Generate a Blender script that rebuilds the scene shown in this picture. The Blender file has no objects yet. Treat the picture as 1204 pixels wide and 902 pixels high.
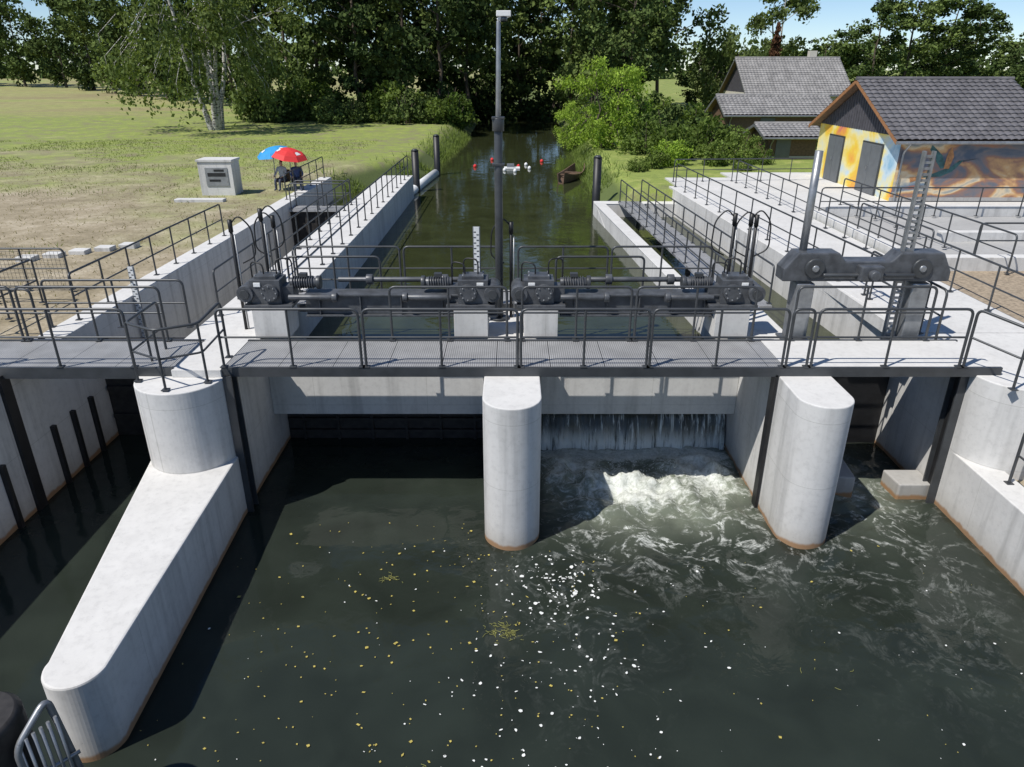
import bpy, math, random, bmesh
import numpy as np
from mathutils import Vector, noise
R=random.Random(7)
scene=bpy.context.scene
scene.view_settings.view_transform='Standard'
try: scene.view_settings.look='None'
except: pass
scene.view_settings.exposure=0

# ---------------- materials ----------------
class NT:
    def __init__(s,name):
        s.m=bpy.data.materials.new(name); s.m.use_nodes=True
        s.t=s.m.node_tree; s.n=s.t.nodes; s.l=s.t.links
        s.b=s.n['Principled BSDF']; s.out=s.n['Material Output']
    def node(s,typ,**kw):
        n=s.n.new(typ)
        for k,v in kw.items(): setattr(n,k,v)
        return n
    def link(s,a,b): s.l.new(a,b)
    def pos(s): 
        return s.node('ShaderNodeNewGeometry').outputs['Position']
    def obj(s):
        return s.node('ShaderNodeTexCoord').outputs['Object']
    def noise(s,vec,scale,detail=3,rough=.5,dist=0,stretch=None):
        if stretch:
            mp=s.node('ShaderNodeMapping'); mp.inputs['Scale'].default_value=stretch
            s.link(vec,mp.inputs[0]); vec=mp.outputs[0]
        n=s.node('ShaderNodeTexNoise'); n.inputs['Scale'].default_value=scale
        n.inputs['Detail'].default_value=detail; n.inputs['Roughness'].default_value=rough
        n.inputs['Distortion'].default_value=dist
        s.link(vec,n.inputs['Vector']); return n.outputs[0]
    def ramp(s,fac,stops):
        r=s.node('ShaderNodeValToRGB'); e=r.color_ramp.elements
        while len(e)<len(stops): e.new(.5)
        for i,(p,c) in enumerate(stops):
            e[i].position=p
            e[i].color=(c,c,c,1) if not isinstance(c,(tuple,list)) else (*c,1)
        s.link(fac,r.inputs[0]); return r.outputs[0]
    def mix(s,fac,a,b,mode='MIX'):
        n=s.node('ShaderNodeMix',data_type='RGBA',blend_type=mode)
        for sock,val in ((n.inputs[0],fac),(n.inputs[6],a),(n.inputs[7],b)):
            if hasattr(val,'links') : s.link(val,sock)
            elif isinstance(val,(tuple,list)): sock.default_value=(*val,1)
            else: sock.default_value=val
        return n.outputs[2]
    def math(s,op,a,b=None,c=None,clamp=False):
        n=s.node('ShaderNodeMath',operation=op,use_clamp=clamp)
        for i,val in enumerate((a,b,c)):
            if val is None: continue
            if hasattr(val,'links'): s.link(val,n.inputs[i])
            else: n.inputs[i].default_value=val
        return n.outputs[0]
    def maprange(s,v,a,b,c=0,d=1,smooth=True):
        n=s.node('ShaderNodeMapRange'); 
        if smooth: n.interpolation_type='SMOOTHSTEP'
        for i,x in enumerate((a,b,c,d)): n.inputs[i+1].default_value=x
        s.link(v,n.inputs[0]); return n.outputs[0]
    def sep(s,v):
        n=s.node('ShaderNodeSeparateXYZ'); s.link(v,n.inputs[0]); return n.outputs
    def bump(s,h,strength=.3,dist=.02,normal=None):
        n=s.node('ShaderNodeBump'); n.inputs['Strength'].default_value=strength; n.inputs['Distance'].default_value=dist
        s.link(h,n.inputs['Height'])
        if normal is not None: s.link(normal,n.inputs['Normal'])
        return n.outputs[0]

def simple(name,col,rough=.6,metal=0,var=.25,scale=6,bumps=.1):
    m=NT(name); p=m.obj()
    n=m.noise(p,scale,3,.6)
    c=m.ramp(n,[(.3,tuple(x*(1-var) for x in col)),(.7,tuple(min(1,x*(1+var)) for x in col))])
    m.link(c,m.b.inputs['Base Color']); m.b.inputs['Roughness'].default_value=rough; m.b.inputs['Metallic'].default_value=metal
    if bumps>=.2:
        m.link(m.bump(m.noise(p,scale*8,2),bumps,.01),m.b.inputs['Normal'])
    return m.m

def concrete(name,base=.40,seams=True,water=True,tint=(1,.985,.95)):
    m=NT(name); ge=m.node('ShaderNodeNewGeometry'); p=ge.outputs['Position']; g=m.sep(p); nz=m.math('ABSOLUTE',m.sep(ge.outputs['Normal'])[2])
    n1=m.noise(p,.8,4,.6); n2=m.noise(p,9,4,.7); n3=m.noise(p,1.0,3,.6,0,(3.5,3.5,.25))
    c=m.ramp(n1,[(.3,tuple(base*.92*t for t in tint)),(.7,tuple(base*1.05*t for t in tint))])
    c=m.mix(.38,c,m.ramp(n2,[(.25,.62),(.5,.99),(.8,1.10)]),'MULTIPLY')
    c=m.mix(m.maprange(nz,.3,.8,.62,.14),c,m.ramp(n3,[(.3,.60),(.5,1.0),(.75,1.05)]),'MULTIPLY')
    if seams:
        v=m.node('ShaderNodeTexVoronoi'); v.inputs['Scale'].default_value=13; m.link(p,v.inputs['Vector'])
        c=m.mix(.5,c,m.ramp(v.outputs['Distance'],[(.05,.5),(.10,1.0)]),'MULTIPLY')
        s=m.math('ADD',g[0],g[1]); cb=m.node('ShaderNodeCombineXYZ'); m.link(s,cb.inputs[0]); m.link(g[2],cb.inputs[1])
        b=m.node('ShaderNodeTexBrick'); b.offset=0; b.inputs['Scale'].default_value=1
        b.inputs['Color1'].default_value=(1,1,1,1); b.inputs['Color2'].default_value=(.94,.94,.94,1); b.inputs['Mortar'].default_value=(.72,.72,.70,1)
        b.inputs['Mortar Size'].default_value=.006; b.inputs['Brick Width'].default_value=2.45; b.inputs['Row Height'].default_value=1.27
        m.link(cb.outputs[0],b.inputs['Vector'])
        c=m.mix(m.maprange(nz,.3,.8,.8,0),c,b.outputs['Color'],'MULTIPLY')
    if water:
        h=m.math('ADD',g[2],m.math('MULTIPLY',m.math('SUBTRACT',n3,.5),-.16))
        w=m.maprange(h,.13,.06); w2=m.maprange(h,.55,.0)
        c=m.mix(m.math('MULTIPLY',w2,.32),c,(.26,.21,.13))
        c=m.mix(m.math('MULTIPLY',w,.85),c,(.28,.14,.045))
    m.link(c,m.b.inputs['Base Color']); m.b.inputs['Roughness'].default_value=.85
    return m.m

M={}
M['conc']=concrete('concrete_wall',.60)
M['conc_top']=concrete('concrete_paving',.58,seams=False,water=False)
M['conc_dark']=concrete('concrete_old',.38,seams=False)
M['steel']=simple('railing_steel',(.062,.066,.070),.42,.3,.2,3,.05)
M['steel2']=simple('machine_paint',(.080,.085,.093),.42,.15,.35,5,.1)
M['galv']=simple('galvanised_steel',(.30,.31,.32),.4,.6,.2,6,.05)
M['black']=simple('black_rubber_and_shade',(.014,.014,.015),.5,0,.3,5,.05)  # rubber and dark parts; also paints the shade in the sluice opening
M['white']=simple('white_paint',(.72,.73,.72),.5,0,.1,3,.05)
M['red']=simple('red_fabric',(.65,.03,.03),.7,0,.1,3,0)
M['blue']=simple('blue_fabric',(.02,.26,.55),.7,0,.1,3,0)
M['skin']=simple('skin',(.45,.27,.2),.6,0,.05,3,0)
M['hair']=simple('hair',(.06,.04,.02),.7,0,.2,20,0)
M['shirt']=simple('shirt_cloth',(.5,.5,.52),.8,0,.1,3,0)
M['shirt2']=simple('shirt_cloth_dark',(.06,.09,.2),.8,0,.1,3,0)
M['trous']=simple('trouser_cloth',(.05,.06,.09),.8,0,.1,3,0)
M['wood']=simple('brown_wood',(.13,.08,.05),.7,0,.3,8,.2)
M['trim']=simple('orange_wood_trim',(.30,.14,.06),.6,0,.2,8,.1)
M['door']=simple('grey_door_paint',(.13,.14,.15),.5,.1,.1,3,.05)
M['slate']=simple('dark_gable_boards',(.07,.068,.078),.6,0,.25,4,.1)
M['render']=simple('house_render',(.55,.52,.45),.8,0,.1,3,.1)
M['glass']=simple('window_glass',(.03,.04,.05),.08,0,.1,3,0)
M['bark']=simple('tree_bark',(.09,.07,.05),.9,0,.4,6,.1)
M['rust']=simple('rusty_pile_steel',(.035,.032,.03),.6,.2,.4,6,.1)
M['yellow']=simple('yellow_leaf',(.42,.34,.08),.7,0,.35,40,0)
M['foamdot']=simple('foam_white',(.70,.71,.68),.8,0,.1,10,0)
M['weed']=simple('floating_weed',(.22,.22,.06),.8,0,.3,30,0)
def birchbark():
    m=NT('birch_bark'); p=m.obj()
    n=m.noise(p,3,4,.7,0,(1,1,4)); c=m.ramp(n,[(.42,(.04,.035,.03)),(.5,(.50,.48,.44))])
    m.link(c,m.b.inputs['Base Color']); m.b.inputs['Roughness'].default_value=.8; return m.m
M['birch']=birchbark()
def grating():
    m=NT('steel_grating'); p=m.pos(); g=m.sep(p)
    fx=m.math('FRACT',m.math('MULTIPLY',g[0],25.)); fy=m.math('FRACT',m.math('MULTIPLY',g[1],25.))
    a=m.math('GREATER_THAN',fx,.42); b=m.math('GREATER_THAN',fy,.42); k=m.math('MULTIPLY',a,b)
    n=m.noise(p,2,3); seam=m.math('LESS_THAN',m.math('FRACT',m.math('ADD',g[0],.3)),.015)
    c=m.mix(k,(.40,.40,.40),(.11,.11,.108)); c=m.mix(.5,c,m.ramp(n,[(.3,.7),(.7,1.2)]),'MULTIPLY')
    c=m.mix(seam,c,(.03,.03,.03))
    m.link(c,m.b.inputs['Base Color']); m.b.inputs['Roughness'].default_value=.5; m.b.inputs['Metallic'].default_value=.2
    return m.m
M['grate']=grating()
def tile(name,col):
    m=NT(name); p=m.obj(); v=m.node('ShaderNodeTexVoronoi'); v.inputs['Scale'].default_value=3.3; m.link(p,v.inputs['Vector'])
    hs=m.node('ShaderNodeRGBToBW'); m.link(v.outputs['Color'],hs.inputs[0])
    n=m.noise(p,1.2,3); c=m.mix(.5,col,m.ramp(hs.outputs[0],[(.2,.7),(.8,1.2)]),'MULTIPLY'); c=m.mix(.6,c,m.ramp(n,[(.3,.65),(.7,1.25)]),'MULTIPLY')
    m.link(c,m.b.inputs['Base Color']); m.b.inputs['Roughness'].default_value=.5; return m.m
M['tile']=tile('dark_roof_tiles',(.13,.125,.13)); M['tile2']=tile('grey_roof_tiles',(.27,.26,.25))
def mural(name,stops,scale,dist,st):
    m=NT(name); p=m.pos(); n=m.noise(p,scale,3,.5,dist,st); n2=m.noise(p,3,3,.6,1)
    nn=m.math('ADD',n,m.math('MULTIPLY',m.math('SUBTRACT',n2,.5),.10)); c=m.ramp(nn,stops)
    m.link(c,m.b.inputs['Base Color']); m.b.inputs['Roughness'].default_value=.6; return m.m
M['mur1']=mural('mural_front_paint',[(.30,(.07,.10,.15)),(.38,(.16,.16,.18)),(.45,(.33,.17,.11)),(.51,(.58,.34,.15)),(.57,(.66,.54,.36)),(.63,(.36,.36,.32)),(.70,(.14,.20,.26)),(.78,(.30,.12,.08))],.42,1.2,(1,1,1.9))
M['mur2']=mural('mural_gable_paint',[(.28,(.10,.32,.50)),(.38,(.50,.62,.68)),(.45,(.75,.66,.30)),(.52,(.78,.55,.06)),(.60,(.75,.33,.06)),(.68,(.55,.14,.16)),(.76,(.22,.12,.35))],.34,1.0,(1,1,1.2))

def leafmat(name,c1,c2,transl=.3,scale=.55):
    m=NT(name); p=m.obj()
    n=m.noise(p,scale,2,.6); oi=m.node('ShaderNodeObjectInfo')
    nn=m.math('ADD',n,m.math('MULTIPLY',m.math('SUBTRACT',oi.outputs['Random'],.5),.28))
    c=m.ramp(nn,[(.32,c1),(.68,c2)])
    wn=m.node('ShaderNodeTexWhiteNoise'); 
    sn=m.node('ShaderNodeVectorMath',operation='SNAP'); sn.inputs[1].default_value=(.35,.35,.35); m.link(p,sn.inputs[0]); m.link(sn.outputs[0],wn.inputs[0])
    c=m.mix(.5,c,m.ramp(wn.outputs[0],[(0,.55),(1,1.4)]),'MULTIPLY')
    d=m.node('ShaderNodeBsdfDiffuse'); m.link(c,d.inputs[0])
    cur=d.outputs[0]
    if transl:
        t=m.node('ShaderNodeBsdfTranslucent'); m.link(m.mix(1.0,c,(1.25,1.3,.55),'MULTIPLY'),t.inputs[0])
        ms=m.node('ShaderNodeMixShader'); ms.inputs[0].default_value=transl
        m.link(cur,ms.inputs[1]); m.link(t.outputs[0],ms.inputs[2]); cur=ms.outputs[0]
    m.link(cur,m.out.inputs[0]); m.n.remove(m.b)
    return m.m
M['leafD']=leafmat('oak_leaves_dark',(.036,.058,.022),(.10,.135,.042),0)
M['leafM']=leafmat('green_leaves',(.052,.082,.028),(.14,.185,.055),0)
M['leafB']=leafmat('birch_leaves',(.095,.13,.045),(.20,.25,.085))
M['leafY']=leafmat('bright_willow_leaves',(.19,.29,.045),(.34,.46,.08),.35)
M['leafR']=leafmat('reddish_conifer_needles',(.07,.035,.02),(.13,.07,.04),0)
M['leafG']=leafmat('garden_shrub_leaves',(.065,.105,.024),(.17,.23,.06))
M['grassb']=leafmat('grass_blades',(.10,.14,.025),(.21,.26,.06),.3,.3)
M['reed']=leafmat('reed_blades',(.09,.14,.03),(.20,.26,.07),.3,.6)
M['drygrass']=leafmat('dry_grass_blades',(.18,.16,.07),(.30,.26,.13),.3,.3)

def groundmat():
    m=NT('ground_soil_grass'); p=m.pos(); g=m.sep(p)
    n=m.noise(p,.11,4,.65); nf=m.noise(p,.9,5,.72); nff=m.noise(p,14,3,.7); nb=m.noise(p,.09,4,.7,0,(.35,1.6,1))
    dry=m.ramp(nf,[(.3,(.20,.165,.10)),(.5,(.30,.25,.165)),(.7,(.44,.38,.28))])
    green=m.ramp(nf,[(.3,(.12,.165,.028)),(.52,(.21,.265,.05)),(.7,(.32,.33,.10))])
    straw=m.ramp(nf,[(.3,(.23,.22,.08)),(.7,(.37,.34,.15))])
    yy=m.math('ADD',g[1],m.math('MULTIPLY',m.math('SUBTRACT',n,.5),60.))
    a=m.maprange(m.math('ADD',yy,m.math('MULTIPLY',g[0],.55)),18,40)
    a=m.math('MULTIPLY',a,m.maprange(nf,.33,.55,.25,1))
    c=m.mix(a,dry,green)
    far=m.maprange(m.math('ADD',g[1],m.math('MULTIPLY',m.math('SUBTRACT',nb,.5),70.)),78,105); c=m.mix(m.math('MULTIPLY',far,.8),c,straw)
    band=m.math('MULTIPLY',m.maprange(nb,.50,.62),m.maprange(g[1],80,105)); c=m.mix(m.math('MULTIPLY',band,.6),c,(.22,.16,.10))
    band2=m.math('MULTIPLY',m.maprange(nb,.47,.36),m.maprange(g[1],60,80)); c=m.mix(m.math('MULTIPLY',band2,.7),c,(.19,.26,.05))
    r=m.math('MULTIPLY',m.maprange(g[0],3.5,4.5),m.maprange(g[1],33,37)); c=m.mix(m.math('MULTIPLY',r,.8),c,green)
    lo=m.math('MULTIPLY',m.maprange(g[2],2.7,2.3),m.maprange(g[1],33,36)); c=m.mix(lo,c,(.09,.12,.03))
    c=m.mix(.75,c,m.ramp(nff,[(.25,.5),(.5,1.0),(.8,1.35)]),'MULTIPLY')
    m.link(c,m.b.inputs['Base Color']); m.b.inputs['Roughness'].default_value=.95
    return m.m
M['ground']=groundmat()
M['gravel']=simple('gravel_sand',(.30,.24,.17),.95,0,.35,12,.1)

def watermat(name,base,foam,bs,bd):
    m=NT(name); p=m.pos(); g=m.sep(p)
    n0=m.noise(p,.75,2,.5,.8); n1=m.noise(p,2.8,3,.55,.4)
    h=m.math('ADD',m.math('MULTIPLY',n0,1.5),m.math('MULTIPLY',n1,.55))
    if foam: h=m.math('MULTIPLY',h,m.maprange(g[0],-3.5,2.5,.42,1.0))
    col=m.ramp(n0,[(.3,tuple(b*.8 for b in base)),(.7,tuple(b*1.2 for b in base))])
    if foam:
        at=m.node('ShaderNodeAttribute'); at.attribute_name='foam'; f=at.outputs['Fac']
        at2=m.node('ShaderNodeAttribute'); at2.attribute_name='web'; w=at2.outputs['Fac']
        fn=m.noise(p,2.9,7,.76,1.6); solid=m.maprange(m.math('ADD',fn,m.math('MULTIPLY',m.math('SUBTRACT',f,.5),.50)),.49,.80)
        rn=m.noise(p,1.1,5,.62,1.3); ridge=m.math('SUBTRACT',1.,m.math('MULTIPLY',m.math('ABSOLUTE',m.math('SUBTRACT',rn,.5)),22.),clamp=True)
        brk=m.maprange(fn,.42,.62)
        web=m.math('MULTIPLY',m.math('MULTIPLY',ridge,w,clamp=True),brk)
        bub=m.noise(p,16,3,.7,.5)
        F=m.math('MAXIMUM',m.math('MULTIPLY',solid,m.maprange(f,.02,.25)),web)
        F=m.math('MULTIPLY',F,m.maprange(bub,.3,.6,.55,1.0))
        aer=m.math('MULTIPLY',f,.85)
        col=m.mix(aer,col,(.27,.30,.23))
        col=m.mix(F,col,(.66,.68,.64))
        m.link(m.math('ADD',m.math('MULTIPLY',F,.6),.05),m.b.inputs['Roughness'])
        h=m.math('ADD',h,m.math('MULTIPLY',m.math('MULTIPLY',bub,f),.9))
    else: m.b.inputs['Roughness'].default_value=.05
    m.link(col,m.b.inputs['Base Color']); m.b.inputs['IOR'].default_value=1.33
    m.link(m.bump(h,bs,bd),m.b.inputs['Normal'])
    return m.m
M['waterD']=watermat('river_water',(.021,.027,.021),True,.36,.07)
M['waterU']=watermat('canal_water',(.034,.040,.017),False,.12,.06)
def fallmat():
    m=NT('falling_water'); p=m.pos()
    n=m.noise(p,1.8,5,.75,.3,(5,1,.35)); n2=m.noise(p,.9,2,.5,0,(1,.1,.1)); nn=m.math('ADD',n,m.math('MULTIPLY',m.math('SUBTRACT',n2,.5),.35))
    g=m.sep(p); nn=m.math('ADD',nn,m.maprange(g[0],3.6,4.6,0,.12))
    F=m.maprange(nn,.52,.68)
    lowmask=m.maprange(g[2],.6,.05); F=m.math('MAXIMUM',F,m.math('MULTIPLY',lowmask,m.maprange(n,.33,.52)))
    top=m.maprange(g[2],.93,.8); F=m.math('MULTIPLY',F,top)
    c=m.mix(F,(.045,.05,.042),(.76,.78,.74)); m.link(c,m.b.inputs['Base Color']); m.b.inputs['Roughness'].default_value=.2
    m.link(m.bump(n,.6,.05),m.b.inputs['Normal']); return m.m
M['fall']=fallmat()

# ---------------- mesh builder ----------------
def link(o,parent=None):
    scene.collection.objects.link(o)
    if parent: o.parent=parent
    return o
def empty(name,loc=(0,0,0)):
    e=bpy.data.objects.new(name,None); e.location=loc; return link(e)
class MB:
    def __init__(s): s.v=[];s.f=[];s.mi=[];s.sm=[];s.mats=[]
    def idx(s,mat):
        if mat not in s.mats: s.mats.append(mat)
        return s.mats.index(mat)
    def add(s,vs,fs,mat,smooth=False):
        o=len(s.v); s.v.extend([tuple(x) for x in vs]); i=s.idx(mat)
        for f in fs: s.f.append(tuple(o+k for k in f)); s.mi.append(i); s.sm.append(smooth)
    def box(s,c,d,mat,rz=0):
        x,y,z=d[0]/2,d[1]/2,d[2]/2; cr,sr=math.cos(rz),math.sin(rz)
        vs=[]
        for dx,dy,dz in ((-x,-y,-z),(x,-y,-z),(x,y,-z),(-x,y,-z),(-x,-y,z),(x,-y,z),(x,y,z),(-x,y,z)):
            vs.append((c[0]+dx*cr-dy*sr,c[1]+dx*sr+dy*cr,c[2]+dz))
        s.add(vs,[(0,3,2,1),(4,5,6,7),(0,1,5,4),(1,2,6,5),(2,3,7,6),(3,0,4,7)],mat)
    def bb(s,x0,x1,y0,y1,z0,z1,mat): s.box(((x0+x1)/2,(y0+y1)/2,(z0+z1)/2),(x1-x0,y1-y0,z1-z0),mat)
    def prism(s,poly,z0,z1,mat,smooth=False):
        n=len(poly)
        vs=[(x,y,z0) for x,y in poly]+[(poly[i][0],poly[i][1],z1) for i in range(n)]
        s.add(vs,[tuple(range(n-1,-1,-1)),tuple(range(n,2*n))]+[(i,(i+1)%n,n+(i+1)%n,n+i) for i in range(n)],mat,smooth)
    def tube(s,pts,r,mat,seg=8,caps=True,smooth=True):
        pts=[Vector(p) for p in pts]; n=len(pts)
        rs=r if isinstance(r,(list,tuple)) else [r]*n
        vs=[];up=None
        for i in range(n):
            t=(pts[min(i+1,n-1)]-pts[max(i-1,0)])
            if t.length<1e-9: t=Vector((0,0,1))
            t.normalize()
            if up is None:
                up=Vector((0,0,1)) if abs(t.z)<.9 else Vector((1,0,0))
            a=t.cross(up)
            if a.length<1e-4: up=Vector((0,1,0)); a=t.cross(up)
            a.normalize(); b=a.cross(t).normalized(); up=b
            for k in range(seg):
                an=2*math.pi*k/seg; vs.append(pts[i]+a*(math.cos(an)*rs[i])+b*(math.sin(an)*rs[i]))
        fs=[]
        for i in range(n-1):
            for k in range(seg):
                k2=(k+1)%seg; fs.append((i*seg+k,i*seg+k2,(i+1)*seg+k2,(i+1)*seg+k))
        s.add(vs,fs,mat,smooth)
        if caps: s.add(vs,[tuple(range(seg-1,-1,-1)),tuple((n-1)*seg+k for k in range(seg))],mat)
    def build(s,name,bevel=0,parent=None,fix=True):
        me=bpy.data.meshes.new(name); me.from_pydata(s.v,[],s.f)
        for m in s.mats: me.materials.append(M[m] if isinstance(m,str) else m)
        me.polygons.foreach_set('material_index',s.mi); me.polygons.foreach_set('use_smooth',s.sm)
        me.update()
        o=bpy.data.objects.new(name,me); link(o,parent)
        if fix:
            b=bmesh.new(); b.from_mesh(me); bmesh.ops.remove_doubles(b,verts=b.verts,dist=1e-5); bmesh.ops.recalc_face_normals(b,faces=b.faces); b.to_mesh(me); b.free()
        if bevel:
            md=o.modifiers.new('bevel','BEVEL'); md.width=bevel; md.segments=2; md.limit_method='ANGLE'; md.angle_limit=math.radians(40)
        return o
def fillet(pts,r,seg=5):
    pts=[Vector(p) for p in pts]; out=[pts[0]]
    for i in range(1,len(pts)-1):
        a,b,c=pts[i-1],pts[i],pts[i+1]
        d1=(a-b);d2=(c-b); rr=min(r,d1.length*.45,d2.length*.45)
        p=b+d1.normalized()*rr; q=b+d2.normalized()*rr
        for k in range(seg+1):
            t=k/seg; out.append(p*(1-t)**2+b*2*t*(1-t)+q*t*t)
    out.append(pts[-1]); return out

def rail(path,h=1.1,name='metal_railing',sp=1.35,r=.026,mids=(.52,),mesh=False):
    mb=MB(); P=[Vector(p) for p in path]; H=Vector((0,0,h))
    mb.tube(fillet([P[0]]+[p+H for p in P]+[P[-1]],.13),r,'steel')
    for m in mids:
        mb.tube(fillet([p+H*m for p in P],.08),r*.75,'steel',6)
    for i in range(len(P)-1):
        a,b=P[i],P[i+1]; L=(b-a).length; n=max(1,round(L/sp))
        for k in range(n+1):
            if (i>0 and k==0): continue
            p=a+(b-a)*(k/n); end=(i==0 and k==0) or (i==len(P)-2 and k==n)
            if not end: mb.tube([p,p+H],r*.9,'steel',8)
            mb.box(p+Vector((0,0,.008)),(.12,.12,.016),'steel')
        if mesh:
            d=(b-a).normalized()
            for k in range(int(L/.1)): 
                p=a+d*((k+.5)*.1); mb.tube([p+Vector((0,0,.1)),p+H*.93],.0045,'steel',4)
            for k in range(9): mb.tube([a+Vector((0,0,.1+.11*k)),b+Vector((0,0,.1+.11*k))],.0045,'steel',4)
    return mb.build(name,fix=False)

# ---------------- camera / light ----------------
cd=bpy.data.cameras.new('camera'); cam=bpy.data.objects.new('camera',cd); link(cam)
cam.location=(0,0,8); cam.rotation_euler=(math.radians(90-23.8),0,0)
cd.sensor_width=36; cd.lens=36*838/1204; cd.clip_end=5000; cd.clip_start=.1
scene.camera=cam
sd=Vector((-.50,-.36,.92)).normalized()
sl=bpy.data.lights.new('sun','SUN'); so=bpy.data.objects.new('sun',sl); link(so)
sl.energy=5.0; sl.angle=math.radians(.5); sl.color=(1,.96,.90)
so.rotation_euler=sd.to_track_quat('Z','Y').to_euler(); so.location=(-20,-20,40)
w=bpy.data.worlds.new('World'); scene.world=w; w.use_nodes=True
sk=w.node_tree.nodes.new('ShaderNodeTexSky'); sk.sky_type='NISHITA'; sk.sun_disc=False
sk.sun_elevation=math.asin(sd.z); sk.sun_rotation=math.atan2(sd.x,sd.y)%(2*math.pi)
sk.air_density=0.8; sk.dust_density=0.05; sk.ozone_density=4.0; sk.altitude=600
bg=w.node_tree.nodes['Background']; bg.inputs[1].default_value=.12
w.node_tree.links.new(sk.outputs[0],bg.inputs[0])

# ---------------- terrain ----------------
ZU=1.7
def lerp(t,a,b): return a+(b-a)*max(0,min(1,t))
def xL(y):
    return -9.65 if y<38 else (lerp((y-38)/11,-9.65,-5.3) if y<49 else lerp((y-49)/25,-5.3,-4.2))
def xR(y): return 4.3 if y<50 else lerp((y-50)/25,4.3,5.6)
def hland(x,y):
    z=2.8
    if y>60: z+=min((y-60)*.018,2.5)
    if y>45 or x<-12: z+=.10*noise.noise(Vector((x*.12,y*.12,0)))
    return z
def hgt(x,y):
    L=hland(x,y)
    if y<34.2:
        if -9.65<x<8.95: return -1.2
    if y<11.6:
        if x>=8.95: return 1.1
        return L
    if y<34.2: return L
    a,b=xL(y),xR(y)
    if y<38.1 and x<-9.6: return L
    if y<38.1 and x<-5: return -1.2
    if a<x<b:
        d=min(x-a,b-x); return max(-1.,1.55-d*1.2)
    d=(a-x) if x<=a else (x-b)
    return min(L,1.55+d*.75+.1*noise.noise(Vector((x,y,3))))
def spaced(a,b,s): 
    n=int(round((b-a)/s)); return [a+(b-a)*i/n for i in range(n+1)]
xs=sorted(set([-1500,-900,-500,-300,-200,-150]+spaced(-120,-20,4)+spaced(-20,-10.2,.7)+[-9.9,-9.66,-9.64]+spaced(-9.4,8.5,.45)+[8.94,8.96,9.3]+spaced(9.5,20,.7)+spaced(20,120,5)+[160,220,400,900,1500]))
ys=sorted(set([-300,-100,-40,-20,-5]+spaced(0,11,2.2)+[11.59,11.61,13]+spaced(14,34,2)+[34.19,34.21]+spaced(34.6,80,.6)+spaced(82,200,5)+[240,320,500,900,2000]))
mb=MB(); vs=[(x,y,hgt(x,y)) for y in ys for x in xs]; nx=len(xs)
fs=[(j*nx+i,j*nx+i+1,(j+1)*nx+i+1,(j+1)*nx+i) for j in range(len(ys)-1) for i in range(nx-1)]
mb.add(vs,fs,'ground',True); mb.build('ground',fix=False)

# ---------------- water ----------------
def A(x,y,cx,cy,sx,sy): return math.exp(-((x-cx)/sx)**2-((y-cy)/sy)**2)
wx=spaced(-9.5,-1,.5)+spaced(-.9,8.6,.07); wy=[-30,-12,-4]+spaced(0,8.6,.4)+spaced(8.7,15.2,.07)
vs=[];foam=[];web=[]
for y in wy:
    for x in wx:
        inb=max(0,min(1,(x-.45)/.2))*max(0,min(1,(4.98-x)/.1)) if y>11 else 1
        wob=.5*noise.noise(Vector((x*.8,y*.8,11)))
        a=max(A(x,y,2.5,12.55+wob,1.65,1.15),.95*A(x,y,4.0,13.3+wob,1.15,1.05),.85*A(x,y,1.3,13.3+wob,1.0,1.0),.6*A(x,y,3.6,11.8+wob,1.2,.7))*inb
        b=A(x,y,6.9,13.0,.9,1.9)
        z=0
        if y>8:
            z=a*(.10+.26*noise.noise(Vector((x*1.5,y*1.5,0)))+.17*noise.noise(Vector((x*4,y*4,1)))+.07*noise.noise(Vector((x*10,y*10,1))))+b*.11*noise.noise(Vector((x*4,y*4,2)))
            o=A(x,y,3.2,11.4,3.2,2.4); z+=o*.07*noise.noise(Vector((x*1.6,y*1.6,5)))+o*.02*noise.noise(Vector((x*4.5,y*4.5,5)))+.008*noise.noise(Vector((x*3,y*3,7)))
        vs.append((x,y,z))
        foam.append(min(1,a*1.1+1.0*A(x,y,2.7,14.15,3,.35)*inb+.72*b*(1 if y>11.8 else .5)))
        web.append(min(1,1.3*A(x,y,2.9,11.8,2.2,1.4)*(1 if y<11 else inb)+.28*A(x,y,4.5,10.4,1.9,.7)+.7*A(x,y,7.1,11.9,1.0,2.0)+.10*A(x,y,6.5,9,1.4,1.6)+.12*A(x,y,1,9,1.0,1.6)))
nx=len(wx)
fs=[(j*nx+i,j*nx+i+1,(j+1)*nx+i+1,(j+1)*nx+i) for j in range(len(wy)-1) for i in range(nx-1)]
mb=MB(); mb.add(vs,fs,'waterD',True); wo=mb.build('river_water',fix=False)
for nm,arr in (('foam',foam),('web',web)):
    at=wo.data.attributes.new(nm,'FLOAT','POINT'); at.data.foreach_set('value',arr)
mb=MB(); mb.add([(-5.3,15,ZU),(8.95,15,ZU),(8.95,34.2,ZU),(-5.3,34.2,ZU)],[(0,1,2,3)],'waterU')
mb.add([(-10.2,34.2,ZU),(8,34.2,ZU),(8,120,ZU),(-10.2,120,ZU)],[(0,1,2,3)],'waterU')
mb.add([(-9.6,31,ZU),(-5.3,31,ZU),(-5.3,34.2,ZU),(-9.6,34.2,ZU)],[(0,1,2,3)],'waterU')
mb.build('canal_water')
mb=MB(); mb.add([(-9.6,15.2,.01),(-6.6,15.2,.01),(-6.6,31,.01),(-9.6,31,.01)],[(0,1,2,3)],'waterU'); mb.build('lock_chamber_water')
mb=MB(); n=110; prof=[(15.05,.98),(14.9,1.0),(14.72,.92),(14.58,.72),(14.48,.45),(14.42,.2),(14.36,-.1)]
vs=[]
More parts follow.
